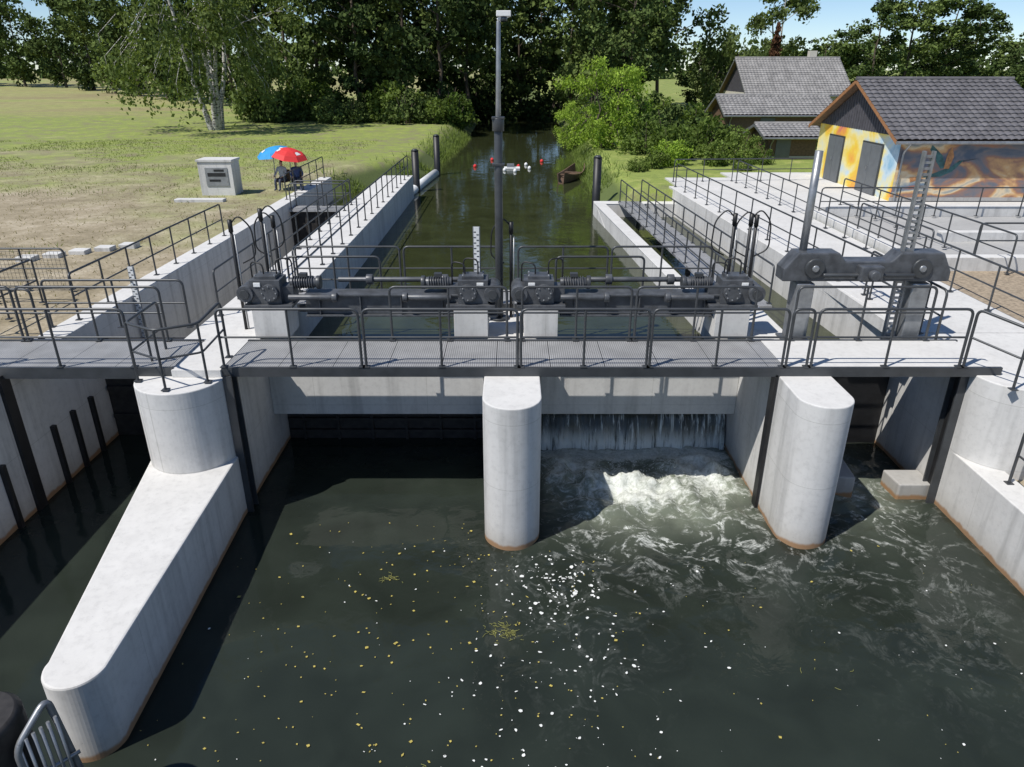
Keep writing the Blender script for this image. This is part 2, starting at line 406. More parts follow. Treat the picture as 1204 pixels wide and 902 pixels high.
for (y,z) in prof:
    for i in range(n+1):
        x=.53+i*(4.86-.53)/n; dy=.10*noise.noise(Vector((x*2.5,z*.8,2)))+.04*noise.noise(Vector((x*13,z,2)))
        vs.append((x,y+dy,z))
mb.add(vs,[(j*(n+1)+i,j*(n+1)+i+1,(j+1)*(n+1)+i+1,(j+1)*(n+1)+i) for j in range(len(prof)-1) for i in range(n)],'fall',True)
mb.build('overflowing_water',fix=False)
mb=MB()
for i in range(900):
    q=R.random()
    if q<.5: x=R.uniform(.7,4.8); y=R.gauss(13.95,.3)
    else: x=R.gauss(3.0,1.0); y=R.gauss(13.0,.55)
    z=abs(R.gauss(.06,.15)); r=R.uniform(.004,.012)
    if not .6<x<4.85: continue
    mb.add([(x-r,y,z),(x+r,y,z),(x,y-r,z),(x,y+r,z),(x,y,z-r),(x,y,z+r)],[(0,2,5),(2,1,5),(1,3,5),(3,0,5),(2,0,4),(1,2,4),(3,1,4),(0,3,4)],'foamdot')
mb.build('water_spray',fix=False)

# ---------------- weir concrete ----------------
def nose(cx,hw,yf,yb,n=40):
    pts=[(cx+hw*math.cos(a),yf+hw+hw*math.sin(a)) for a in [math.pi+math.pi*i/n for i in range(n+1)]]
    return pts+[(cx+hw,yb),(cx-hw,yb)]
mb=MB(); mb.prism(nose(0,.51,10.61,17.6),-1.5,2.85,'conc'); 
mb.bb(-.53,.53,12.08,12.16,-1,2.9,'steel'); mb.build('concrete_bridge_pier',.02)
mb=MB(); mb.prism(nose(5.38,.48,10.66,17.6),-1.5,2.85,'conc'); mb.bb(4.875,5.885,12.0,12.2,-1,2.87,'steel'); mb.build('concrete_bridge_pier',.02)
mb=MB()
tw=[(-6.85,12.4),(-6.85,12.0)]+[(-6.05+.8*math.cos(a),12.0+.8*math.sin(a)) for a in [math.pi+math.pi*i/40 for i in range(41)]][1:]+[(-5.25,12.4)]
mb.prism(tw,-1.5,2.85,'conc'); mb.bb(-6.85,-5.25,12.4,39,-1.5,2.85,'conc')
mb.build('lock_divider_wall',.02)
mb=MB(); c=(-5.40,6.69); 
wing=[(-6.83,11.75),(-5.78,6.72)]+[(c[0]+.385*math.cos(a),c[1]+.40*math.sin(a)) for a in [math.pi+math.pi*i/30 for i in range(31)]][1:-1]+[(-5.02,6.72),(-5.22,11.75),(-5.22,12.0),(-6.83,12.0)]
mb.prism(wing,-1.5,1.25,'conc'); mb.build('concrete_wing_wall',.03)
mb=MB(); mb.bb(-5.255,-5.19,11.9,12.12,-1,2.87,'black'); mb.bb(-5.25,-5.10,11.86,11.9,-1,2.9,'steel'); mb.bb(-5.25,-5.10,12.12,12.16,-1,2.9,'steel'); mb.build('stoplog_guide')
mb=MB(); mb.bb(8.42,8.49,12.2,12.42,-1,2.87,'black'); mb.bb(8.34,8.5,12.16,12.2,-1,2.9,'steel'); mb.bb(8.34,8.5,12.42,12.46,-1,2.9,'steel');mb.build('stoplog_guide')
mb=MB(); mb.bb(4.83,4.88,12.0,12.2,-1,2.87,'black'); mb.build('stoplog_guide')
mb=MB(); mb.bb(-9.4,-9.33,11.9,12.15,-1,2.87,'black'); mb.build('stoplog_guide')
mb=MB(); mb.bb(-5.25,-.51,14.1,14.45,1.04,2.5,'conc'); mb.build('concrete_breast_wall',.02)
mb=MB(); mb.bb(.51,4.9,14.1,14.45,1.04,2.5,'conc'); mb.build('concrete_breast_wall',.02)
mb=MB(); mb.bb(-5.25,-.51,14.95,15.05,-1.2,1.85,'rust')
for z in (.2,.5,.8): mb.bb(-5.2,-.55,14.86,14.95,z,z+.06,'rust')
for i in range(6): mb.bb(-4.9+i*.8,-4.84+i*.8,14.88,14.95,-1,1.8,'rust')
mb.build('weir_gate')
mb=MB(); mb.bb(.51,4.9,14.95,15.05,-1.2,1.85,'rust'); mb.tube([(.55,14.5,.99),(4.1,14.5,.99)],.085,'white',12)
mb.bb(4.1,4.8,14.4,14.5,.95,1.1,'steel')
mb.build('weir_gate')
mb=MB(); mb.bb(5.86,8.5,14.7,14.85,-1.2,2.3,'black'); mb.bb(5.86,8.5,14.66,14.7,2.1,2.3,'steel')  # black sheet paints the shade of a dark opening in front of the gate
mb.bb(5.86,8.5,14.85,15.0,-1.2,1.75,'rust'); mb.build('sluice_gate_dark_opening')
mb=MB(); mb.bb(-10.0,-9.4,-20,38.3,-1.5,2.86,'conc')
mb.build('lock_side_wall',.02)
mb=MB()
for i,y in enumerate((8.6,9.5,10.4,11.3,12.9,13.6,14.3)): mb.bb(-9.4,-9.31,y,y+.09,-.2,1.35,'black')
mb.build('lock_fender_posts')
mb=MB(); mb.bb(-9.4,-6.85,15.1,15.3,-1,2.4,'rust')
for z in (.5,1.2,1.9): mb.bb(-9.35,-6.9,15.0,15.1,z,z+.1,'rust')
mb.build('lock_gate')
mb=MB(); mb.bb(-9.4,-6.85,30.6,31.0,-1.5,2.5,'rust'); mb.bb(-9.4,-6.85,30.4,31.3,2.5,2.6,'grate')
for i in range(6): mb.bb(-9.2+i*.42,-9.12+i*.42,30.5,30.6,-1,2.5,'rust')
mb.build('lock_gate')
mb=MB()
ab=[(8.5,14.3),(8.5,12.1)]+[(9.35+.85*math.cos(a),12.1+.85*math.sin(a)) for a in [math.pi+math.pi*.75*i/30 for i in range(31)]][1:]+[(12.5,10.9),(12.5,14.3)]
mb.prism(ab,-1.5,2.87,'conc'); mb.build('concrete_abutment',.02)
mb=MB(); mb.bb(8.5,9.05,-25,12.05,-1.5,1.25,'conc'); mb.build('river_side_wall',.02)
mb=MB()
for i in range(8): mb.bb(9.9,12,10.9-.3*(i+1),10.9-.3*i,1.1,2.75-.2*i,'conc_top')
mb.build('concrete_stairs',.01)
rail([(8.85,9.3,1.25),(8.85,10.9,1.25)],1.1,sp=1.6)
mb=MB(); mb.prism([(8.5,14.3),(9.2,14.3),(8.2,35),(7.5,35)],-1.5,2.89,'conc'); mb.build('canal_side_wall',.02)
mb=MB(); mb.prism([(4.87,17.6),(5.3,17.6),(4.35,33.5),(3.85,33.5)],-1.5,2.3,'conc'); mb.bb(3.85,7.7,33.5,34.3,-1.5,2.3,'conc'); mb.build('fish_pass_wall',.02)
mb=MB(); mb.prism([(5.6,17.6),(6.7,17.6),(5.9,33.5),(4.9,33.5)],2.35,2.42,'grate')
for y in (18.5,23,28,33): mb.box((5.8,y,1.3),(.15,.15,2.1),'steel')
mb.build('fish_pass_walkway')
for (a,b) in (((5.62,17.8),(4.95,33.3)),((6.68,17.8),(5.9,33.3))):
    rail([(a[0],a[1],2.42),(b[0],b[1],2.42)],1.0)
mb=MB(); mb.prism([(5.88,12.5),(6.95,12.4),(7.05,13.5),(5.88,13.6)],-1,.45,'conc_dark'); mb.bb(6.1,6.7,12.75,13.3,.45,.58,'conc_dark'); mb.build('concrete_block',.03)
mb=MB(); mb.prism([(7.8,12.3),(8.48,12.3),(8.48,12.9),(7.75,12.9)],-1,.35,'conc_dark'); mb.build('concrete_block',.03)

# ---------------- decks ----------------
mb=MB(); mb.bb(-5.305,5.0,12.06,13.44,2.95,3.0,'grate'); mb.bb(5.0,8.9,12.06,13.44,2.96,3.01,'conc_top')
mb.bb(-5.305,8.95,12.0,12.06,2.84,3.02,'steel'); mb.bb(-5.305,8.95,13.44,13.5,2.84,3.02,'steel'); mb.bb(-5.25,8.5,12.6,12.7,2.86,2.95,'steel')
mb.build('footbridge_deck')
mb=MB(); mb.bb(-16,-6.2,12.06,13.44,2.95,3.0,'grate'); mb.bb(-16,-6.2,12.0,12.06,2.8,3.02,'steel'); mb.bb(-16,-6.2,13.44,13.5,2.8,3.02,'steel')
mb.build('footbridge_deck')
mb=MB(); mb.bb(-6.2,-5.308,11.95,13.6,2.855,2.99,'conc_top'); mb.build('concrete_slab')
mb=MB(); mb.bb(-5.25,4.87,15.9,16.9,2.93,3.0,'grate'); mb.bb(-5.3,4.9,15.84,15.9,2.84,3.02,'steel'); mb.bb(-5.3,4.9,16.9,16.96,2.84,3.02,'steel'); mb.build('service_walkway')
F=3.02; yr=12.05
for a,b in ((-5.26,-2.74),(-2.66,.10),(.16,2.45),(2.51,4.93),(5.0,5.38),(5.46,8.17)):
    rail([(a,yr,F),(b,yr,F)],1.1)
for a,b in ((-2.4,-.1),(.2,2.35),(2.45,4.8),(5.6,8.3)): rail([(a,13.46,F),(b,13.46,F)],1.1)
for a,b in ((-5.2,-2.7),(-2.6,-.3),(.15,2.3),(2.4,4.8)): rail([(a,16.9,F),(b,16.9,F)],1.1)
for a,b in ((-5.1,-3.0),(1.0,3.0)): rail([(a,15.9,F),(b,15.9,F)],1.1)
rail([(8.25,yr,F),(8.75,11.35,2.88),(9.5,11.3,2.88),(10.5,11.0,2.88),(12.4,11.0,2.88)],1.1)
rail([(8.6,13.6,2.9),(8.6,14.2,2.9),(8.7,17.0,2.9)],1.1)
rail([(-6.75,13.0,2.87),(-6.72,11.75,2.87),(-6.05,11.35,2.87),(-5.45,11.7,2.87),(-5.38,12.6,2.99)],1.1,sp=.8)
rail([(-9.6,12.05,F),(-6.9,12.05,F)],1.1); rail([(-14,12.05,F),(-9.7,12.05,F)],1.1)
rail([(-9.7,13.45,F),(-6.9,13.45,F)],1.1); rail([(-14,13.45,F),(-9.8,13.45,F)],1.1)
rail([(-9.7,15.2,2.86),(-9.7,19,2.86),(-9.7,24,2.86)],1.05)
rail([(-9.8,14.0,2.86),(-11.3,14.0,2.86),(-11.3,16.5,2.86),(-13.5,16.5,2.86)],1.05)
rail([(-11.2,17.6,2.86),(-13.4,17.6,2.86),(-15.5,17.6,2.86)],1.05,mesh=True)
rail([(-5.45,17.5,2.86),(-5.45,38.6,2.86)],1.05); rail([(-6.65,15.5,2.86),(-6.65,30,2.86)],1.05)
rail([(-9.3,30.45,2.6),(-6.95,30.45,2.6)],1.05); rail([(-9.3,31.25,2.6),(-6.95,31.25,2.6)],1.05)
rail([(-9.7,31.3,2.86),(-9.7,38.0,2.86)],1.05)
rail([(-10.0,14.7,2.86),(-7.0,14.7,2.86)],1.05)
rail([(8.75,15,2.9),(7.75,34.7,2.9)],1.05,sp=1.6)
rail([(11.0,14.2,2.9),(11.0,36,2.9)],1.05,sp=1.6)
rail([(13.5,19,2.9),(13.5,29.8,2.9)],1.05,sp=1.6); rail([(13.5,20.6,2.9),(24,20.6,2.9)],1.05,sp=1.6)
rail([(11.6,27.3,2.9),(16,27.3,2.9),(24,27.3,2.9)],1.05,sp=1.6)
rail([(11.6,19.6,2.9),(11.6,24,2.9)],1.05,sp=1.6)
rail([(8,36.4,2.9),(15.4,37.0,2.9)],1.05,sp=1.6)

mb=MB(); mb.bb(8.3,11.3,14.3,38,2.6,2.875,'conc_top'); mb.bb(11.3,26,28,40,2.6,2.875,'conc_top'); mb.prism([(7.9,35),(8.3,35),(8.3,38),(7.9,38)],2.6,2.875,'conc_top'); mb.build('paved_yard')
mb=MB(); mb.bb(11.304,26,10,19.4,2.6,2.86,'gravel'); mb.build('gravel_ground')
mb=MB(); mb.bb(11.4,26,19.4,19.75,2.2,3.25,'conc'); mb.bb(11.4,26,27.6,27.95,2.2,3.2,'conc'); mb.bb(11.4,11.75,19.75,27.6,2.2,3.1,'conc'); mb.bb(14,26,23.2,23.5,2.2,3.15,'conc'); mb.bb(11.75,26,19.75,27.6,2.3,2.83,'conc_dark')
mb.build('fish_pass_basin',.02)

# ---------------- machinery ----------------
def drive(x,dirn):
    mb=MB(); y=14.35
    mb.bb(x-.35,x+.35,y-.35,y+.45,2.85,3.5,'conc'); 
    mb.box((x,y,3.54),(1.0,.7,.06),'steel2')
    mb.box((x-dirn*.05,y,3.82),(.62,.5,.5),'steel2'); mb.box((x-dirn*.05,y,4.10),(.45,.36,.08),'steel2'); mb.box((x+dirn*.36,y+.05,3.74),(.26,.34,.34),'steel2')
    for k in (-.2,.2):
        for kk in (-.15,.15): mb.tube([(x-dirn*.05+k,y+kk,4.1),(x-dirn*.05+k,y+kk,4.165)],.022,'galv',6)
    mb.tube([(x-dirn*.45,y-.34,3.80),(x-dirn*.45,y+.34,3.80)],.17,'steel2',18); mb.tube([(x-dirn*.45,y-.37,3.80),(x-dirn*.45,y-.34,3.80)],.10,'steel',14)
    mb.tube([(x+dirn*.05,y-.34,3.82),(x+dirn*.05,y-.25,3.82)],.18,'steel2',18)
    for k in range(8):
        a=k*math.pi/4; mb.tube([(x+dirn*.05+.14*math.cos(a),y-.36,3.82+.14*math.sin(a)),(x+dirn*.05+.14*math.cos(a),y-.33,3.82+.14*math.sin(a))],.018,'galv',6)
    mb.tube([(x+dirn*.4,y+.05,3.95),(x+dirn*.95,y+.05,3.95)],.10,'steel2',16)
    for k in range(9): mb.tube([(x+dirn*(.46+k*.05),y+.05,3.95),(x+dirn*(.475+k*.05),y+.05,3.95)],.135,'steel2',16)
    mb.tube([(x+dirn*.95,y+.05,3.95),(x+dirn*1.03,y+.05,3.95)],.14,'steel',16); mb.box((x+dirn*.68,y+.05,4.11),(.16,.12,.08),'steel')
    mb.tube([(x+dirn*.4,y-.2,3.70),(x+dirn*1.3,y-.2,3.70)],.06,'steel2',14); mb.tube([(x+dirn*1.3,y-.2,3.70),(x+dirn*1.4,y-.2,3.70)],.10,'steel2',14)
    mb.tube(fillet([(x+.15,y,4.1),(x+.15,y,4.45),(x+.15+dirn*.3,y+.1,4.45),(x+.15+dirn*.3,y+.1,4.0)],.12),.018,'black',6)
    mb.tube(fillet([(x-.12,y,4.1),(x-.12,y,4.35),(x-.4,y+.1,4.38),(x-.4,y+.1,3.9)],.12),.018,'black',6)
    mb.box((x-dirn*.2,y-.262,3.98),(.14,.02,.09),'white')
    return mb.build('gate_drive_gearbox',.02)
for x,d in ((-5.0,1),(-.85,-1),(.60,1),(4.55,-1)): drive(x,d)
for a,b in ((-4.3,-.3),(1.0,4.3)):
    mb=MB(); y=14.45
    mb.bb(a,b,y-.16,y-.12,3.30,3.70,'steel2'); mb.bb(a,b,y-.25,y+.2,3.70,3.74,'steel2'); mb.bb(a,b,y-.25,y+.2,3.26,3.30,'steel2'); 
    n=5
    for i in range(n): 
        xx=a+.3+(b-a-.6)*i/(n-1); mb.bb(xx-.012,xx+.012,y-.24,y-.16,3.30,3.70,'steel2')
    mb.tube([(a+.6,y+.35,3.9),(b-.5,y+.35,3.9)],.055,'steel2',12)
    for q in (.3,.7): mb.tube([(a+(b-a)*q,y+.35,3.9),(a+(b-a)*q+.14,y+.35,3.9)],.11,'steel2',14)
    mb.build('gate_drive_girder',.008)
def hose(x,y,z0=3.0,z1=5.25,loop=1):
    mb=MB(); mb.tube([(x,y,z0),(x,y,z1)],.035,'black',8); mb.tube([(x,y,z1-.25),(x,y,z1)],.05,'black',8)
    mb.tube(fillet([(x,y,z1-.1),(x+.18*loop,y,z1+.1),(x+.42*loop,y,z1-.15),(x+.45*loop,y,z1-.75),(x+.15*loop,y,z1-.9)],.25,6),.016,'black',6)
    mb.tube([(x+.06,y,z0),(x+.06,y,z1-.3)],.015,'galv',6)
    mb.build('cable_post')
for x,y,z,l in ((-5.75,14.6,5.2,1),(-5.35,15.3,5.3,1),(-5.2,15.6,5.1,-1),(4.75,15.3,5.2,-1),(5.25,15.4,5.15,-1),(5.0,15.0,5.25,1),(-.02,15.4,5.0,-1)): hose(x,y,2.85,z,l)
def gauge(x,y,z0,z1):
    mb=MB(); mb.bb(x-.06,x+.06,y,y+.02,z0,z1,'white'); mb.bb(x-.08,x+.08,y+.02,y+.05,z0,z1,'galv')
    z=z0+.05; k=0
    while z<z1-.08:
        mb.bb(x-.06+(k%2)*.06,x-.01+(k%2)*.06,y-.004,y,z,z+.02,'black'); z+=.06;k+=1
    mb.build('water_level_gauge')
gauge(-.78,15.6,3.0,4.85); gauge(-9.3,17.,1.,3.6)
mb=MB(); y=13.95
for x in (5.85,8.15):
    mb.bb(x-.18,x+.18,y-.2,y+.2,2.85,4.1,'galv'); mb.bb(x-.28,x+.28,y-.3,y+.3,2.85,2.9,'steel2')
prof=[(5.35,4.15),(8.65,4.15),(8.65,4.35),(8.45,4.72),(7.6,4.72),(7.45,4.55),(6.55,4.55),(6.4,4.72),(5.6,4.72),(5.35,4.4)]
vs=[(x,y-.22,z) for x,z in prof]+[(x,y+.22,z) for x,z in prof]; n=len(prof)
mb.add(vs,[tuple(range(n)),tuple(range(2*n-1,n-1,-1))]+[(i,n+i,n+(i+1)%n,(i+1)%n) for i in range(n)],'steel2')
for x in (5.95,8.05):
    mb.tube([(x,y-.27,4.42),(x,y-.2,4.42)],.2,'steel',18); mb.tube([(x,y-.3,4.42),(x,y-.2,4.42)],.07,'galv',12)
mb.tube([(6.1,y-.3,4.3),(7.9,y-.3,4.3)],.04,'steel',10); mb.box((7.0,y-.32,4.35),(.45,.25,.3),'steel2')
mb.tube([(7.0,y-.6,4.35),(7.0,y-.44,4.35)],.1,'steel2',12)
mb.build('sluice_gate_hoist',.03)
mb=MB(); mb.tube([(5.77,14.0,4.6),(5.77,14.0,6.6)],.075,'galv',12); mb.build('hoist_spindle_pole')
mb=MB()
mb.bb(7.70,7.74,13.9,14.0,2.2,6.6,'galv'); mb.bb(7.88,7.92,13.9,14.0,2.2,6.6,'galv')
z=2.3
while z<6.55: mb.bb(7.74,7.88,13.93,13.97,z,z+.045,'galv'); z+=.11
mb.build('toothed_gate_rack')

mb=MB(); mb.tube([(-.28,15.3,2.85),(-.28,15.3,2.9)],.22,'steel',16); mb.tube([(-.28,15.3,2.9),(-.28,15.3,6.95)],.085,'steel',16); mb.tube([(-.28,15.3,6.85),(-.28,15.3,7.1)],.12,'steel',16)
mb.tube([(-.28,15.3,6.9),(-.26,15.3,8.85)],[.055,.04],'galv',12)
mb.tube([(-.26,15.3,8.85),(-.22,15.3,8.9),(-.05,15.3,8.95)],[.05,.05,.04],'white',10); mb.box((-.16,15.3,8.97),(.28,.16,.1),'white')
mb.tube([(-.16,15.3,8.84),(-.16,15.3,8.92)],.07,'glass',12)
for z in (7.1,6.2): mb.box((-.28,15.3,z),(.26,.2,.05),'steel')
mb.build('lamp_mast',.01)  # lamp mast with a luminaire head, modelled unlit

for x,y,z in ((-5.35,41,3.9),(-4.85,48,4.1),(4.15,35.9,4.1)):
    mb=MB(); mb.tube([(x,y,-1),(x,y,z)],.2,'black',14); mb.tube([(x,y,z),(x,y,z+.1)],[.22,.1],'steel',14); mb.build('mooring_pile')
mb=MB(); mb.tube([(-5.6,39.2,1.85),(-4.95,47.6,1.85)],.25,'white',14); mb.build('floating_boom')
mb=MB(); mb.tube([(-5.3,5.05,-1.5),(-5.3,5.05,2.1)],.42,'rust',32); mb.tube([(-5.3,5.05,2.1),(-5.3,5.05,2.17)],[.42,.36],'rust',32); mb.build('steel_mooring_dolphin')
mb=MB(); 
mb.tube(fillet([(-4.82,4.9,.9),(-4.82,4.9,1.95),(-4.66,5.25,2.25),(-4.5,5.25,.6)],.12),.035,'galv',10)
for k in range(6): 
    t=k/6; mb.tube([(-4.8+.28*t,4.92+.3*t,.7),(-4.8+.28*t,4.92+.3*t,2.0+.1*t)],.018,'galv',6)
for z in (.9,1.5): mb.tube([(-4.82,4.9,z),(-4.5,5.25,z)],.022,'galv',6)
mb.bb(-5.3,-4.5,4.5,5.3,.5,.56,'grate'); mb.tube([(-4.6,5.1,-1),(-4.6,5.1,.5)],.07,'rust',10)
mb.build('boarding_platform')

mb=MB(); x,y=-13.2,33.3; mb.bb(x-.75,x+.75,y-.5,y+.5,2.75,4.25,'conc'); mb.bb(x-.8,x+.8,y-.55,y+.55,4.25,4.34,'conc_top')
mb.bb(x-.45,x+.55,y-.53,y-.5,3.2,4.0,'galv'); mb.bb(x-.35,x+.45,y-.54,y-.53,3.62,3.78,'black'); mb.bb(x-.3,x+.2,y-.54,y-.53,3.4,3.5,'black'); mb.bb(x-.05,x+.4,y-.54,y-.53,3.83,3.93,'black')
mb.build('concrete_info_box',.03)
mb=MB(); mb.bb(-14.4,-12.3,30.9,31.3,2.7,2.93,'conc_top'); mb.build('concrete_kerb',.02)
mb=MB(); 
for i in range(5): mb.bb(-14.6+i*.55,-14.1+i*.55,20.6+.42*i,21.0+.42*i,2.7,2.95,'conc_top')
mb.build('concrete_kerb',.02)
def umbrella(x,y,z,mat,tilt):
    mb=MB(); T=Vector((math.sin(tilt),-.15,math.cos(tilt))).normalized(); top=Vector((x,y,z))
    base=Vector((x-.1,y,2.8)); mb.tube([base,top],.02,'galv',8)
    a=T.cross(Vector((0,1,0))).normalized(); b=T.cross(a).normalized(); n=8; vs=[top+T*.02]
    for k,(r,d) in enumerate(((.35,-.04),(.65,-.16),(.85,-.34))):
        for j in range(n): 
            an=2*math.pi*j/n; vs.append(top+a*r*math.cos(an)+b*r*math.sin(an)+T*d)
    fs=[(0,1+j,1+(j+1)%n) for j in range(n)]
    for k in range(2): fs+=[(1+k*n+j,1+(k+1)*n+j,1+(k+1)*n+(j+1)%n,1+k*n+(j+1)%n) for j in range(n)]
    mb.add(vs,fs,mat); 
    for j in (0,3,6):
        q=[vs[1+j],vs[1+n+j],vs[1+n+(j+1)%n],vs[1+(j+1)%n]]; c0=sum(q,Vector())/4; q=[c0+(p_-c0)*.6+T*.012 for p_ in q]; mb.add(q,[(0,1,2,3)],'white')
    for j in range(n): mb.tube([top,vs[1+j]-T*.01,vs[1+n+j]-T*.01],.008,'galv',4)
    mb.build('parasol',fix=False)
umbrella(-10.95,34.2,4.75,'blue',-.15); umbrella(-10.15,34.0,4.68,'red',.2)
def person(x,y,z,face,shirt):
    e=empty('seated_person',(x,y,z)); e.rotation_euler=(0,0,face)
    def skin(nm,vv,ee,rr,mat,root=0):
        me=bpy.data.meshes.new(nm); me.from_pydata(vv,ee,[]); o=bpy.data.objects.new(nm,me); link(o,e); me.materials.append(M[mat])
        md=o.modifiers.new('s','SKIN'); md.use_smooth_shade=True
        for i,r in enumerate(rr): me.skin_vertices[0].data[i].radius=(r,r)
        me.skin_vertices[0].data[root].use_root=True
        sb=o.modifiers.new('ss','SUBSURF'); sb.levels=1; sb.render_levels=1
    skin('torso',[(0,0,.5),(0,0,.75),(0,-.02,.98),(0,-.03,1.08),(.2,0,.98),(.27,.1,.75),(.22,.3,.66),(-.2,0,.98),(-.27,.1,.75),(-.22,.3,.66)],[(0,1),(1,2),(2,3),(2,4),(4,5),(5,6),(2,7),(7,8),(8,9)],[.15,.14,.15,.06,.07,.05,.038,.07,.05,.038],shirt)
    skin('legs',[(0,0,.48),(.1,.05,.48),(.12,.42,.5),(.12,.45,.08),(.12,.58,.05),(-.1,.05,.48),(-.12,.42,.5),(-.12,.45,.08),(-.12,.58,.05)],[(0,1),(1,2),(2,3),(3,4),(0,5),(5,6),(6,7),(7,8)],[.13,.09,.065,.045,.04,.09,.065,.045,.04],'trous')
    skin('head',[(0,-.02,1.06),(0,0,1.14),(0,.01,1.22),(0,.01,1.30),(0,.1,1.21)],[(0,1),(1,2),(2,3),(2,4)],[.05,.07,.095,.07,.02],'skin')
    skin('hair',[(0,-.04,1.22),(0,-.02,1.30),(0,.03,1.335)],[(0,1),(1,2)],[.085,.085,.05],'hair')
    for sx in (-1,1):
        skin('palm',[(sx*.22,.3,.66),(sx*.205,.36,.63)],[(0,1)],[.03,.03],'skin')
        for k in range(5):
            ox=(-.026+.013*k)*1.0; L=(.035,.06,.065,.06,.05)[k]
            skin('finger',[(sx*.205+ox,.37,.628),(sx*.20+ox*1.2,.37+L*.6,.618),(sx*.198+ox*1.2,.37+L,.60)],[(0,1),(1,2)],[.008,.0075,.006],'skin')
    mb=MB(); mb.bb(-.25,.25,-.22,.25,.36,.4,'wood'); mb.bb(-.25,.25,-.26,-.22,.4,.9,'wood')
    for sx in (-.22,.22):
        for sy in (-.22,.22): mb.tube([(sx,sy,0),(sx,sy,.37)],.018,'galv',6)
    mb.build('chair',parent=e)
person(-10.7,34.3,2.82,math.pi*.9,'shirt'); person(-10.0,34.2,2.82,math.pi*1.1,'shirt2')
for x,y,mt in ((-.5,50,'white'),(.2,49.5,'white'),(.45,52,'red'),(-.1,51.5,'white'),(1.0,53,'white'),(-2.6,52,'red'),(1.2,51,'white'),(2.2,55,'red'),(-1.5,56,'red')):
    mb=MB(); mb.tube([(x,y,ZU-.05),(x,y,ZU),(x,y,ZU+.12),(x,y,ZU+.2)],[.07,.13,.12,.02],mt,10); mb.build('marker_buoy')
mb=MB(); mb.box((-.0,51.2,ZU+.04),(1.1,.8,.1),'white'); mb.box((-.1,51.2,ZU+.2),(.5,.4,.24),'galv'); mb.build('floating_sensor_raft',.02)
def boat():
    e=MB(); n=11; secs=[]
    L=5.2
    for i in range(n):
        t=i/(n-1); w=.68*math.sin(math.pi*(.06+.82*t))**.7; zz=.42+.28*(2*t-1)**2
        y=(t-.5)*L
        secs.append([(-w,y,zz),(-w*.8,y,.1),(0,y,0),(w*.8,y,.1),(w,y,zz),(w*.9,y,zz),(w*.7,y,.18),(0,y,.1),(-w*.7,y,.18),(-w*.9,y,zz)])
    vs=[p for s_ in secs for p in s_]; k=10
    fs=[(i*k+j,i*k+(j+1)%k,(i+1)*k+(j+1)%k,(i+1)*k+j) for i in range(n-1) for j in range(k)]+[tuple(range(k)),tuple((n-1)*k+j for j in range(k))]
    e.add(vs,fs,'wood'); e.box((0,-.6,.36),(1.0,.25,.04),'wood'); e.box((0,.6,.36),(1.0,.25,.04),'wood')
    o=e.build('rowing_boat'); o.location=(3.7,46.5,ZU-.08); o.rotation_euler=(0,0,-.3)
boat()

# ---------------- houses ----------------
def roofpanel(mb,e0,e1,r0,r1,mat,tw=.3,rh=.34):
    e0,e1,r0,r1=map(Vector,(e0,e1,r0,r1)); W=(e1-e0).length; S=(r0-e0).length
    nrm=(e1-e0).cross(r0-e0).normalized()
    if nrm.z<0: nrm=-nrm
    nu=int(W/tw)*6; rows=int(S/rh); vs=[];nv=0
    for j in range(rows):
        for (a,h) in ((0,.045),(1,.0)):
            v=(j+a)/rows
            for i in range(nu+1):
                u=i/nu; p=(e0*(1-u)+e1*u)*(1-v)+(r0*(1-u)+r1*u)*v
                vs.append(p+nrm*(h+.04*abs(math.sin(math.pi*i/6))))
            nv+=1
    mb.add(vs,[(j*(nu+1)+i,j*(nu+1)+i+1,(j+1)*(nu+1)+i+1,(j+1)*(nu+1)+i) for j in range(nv-1) for i in range(nu)],mat)
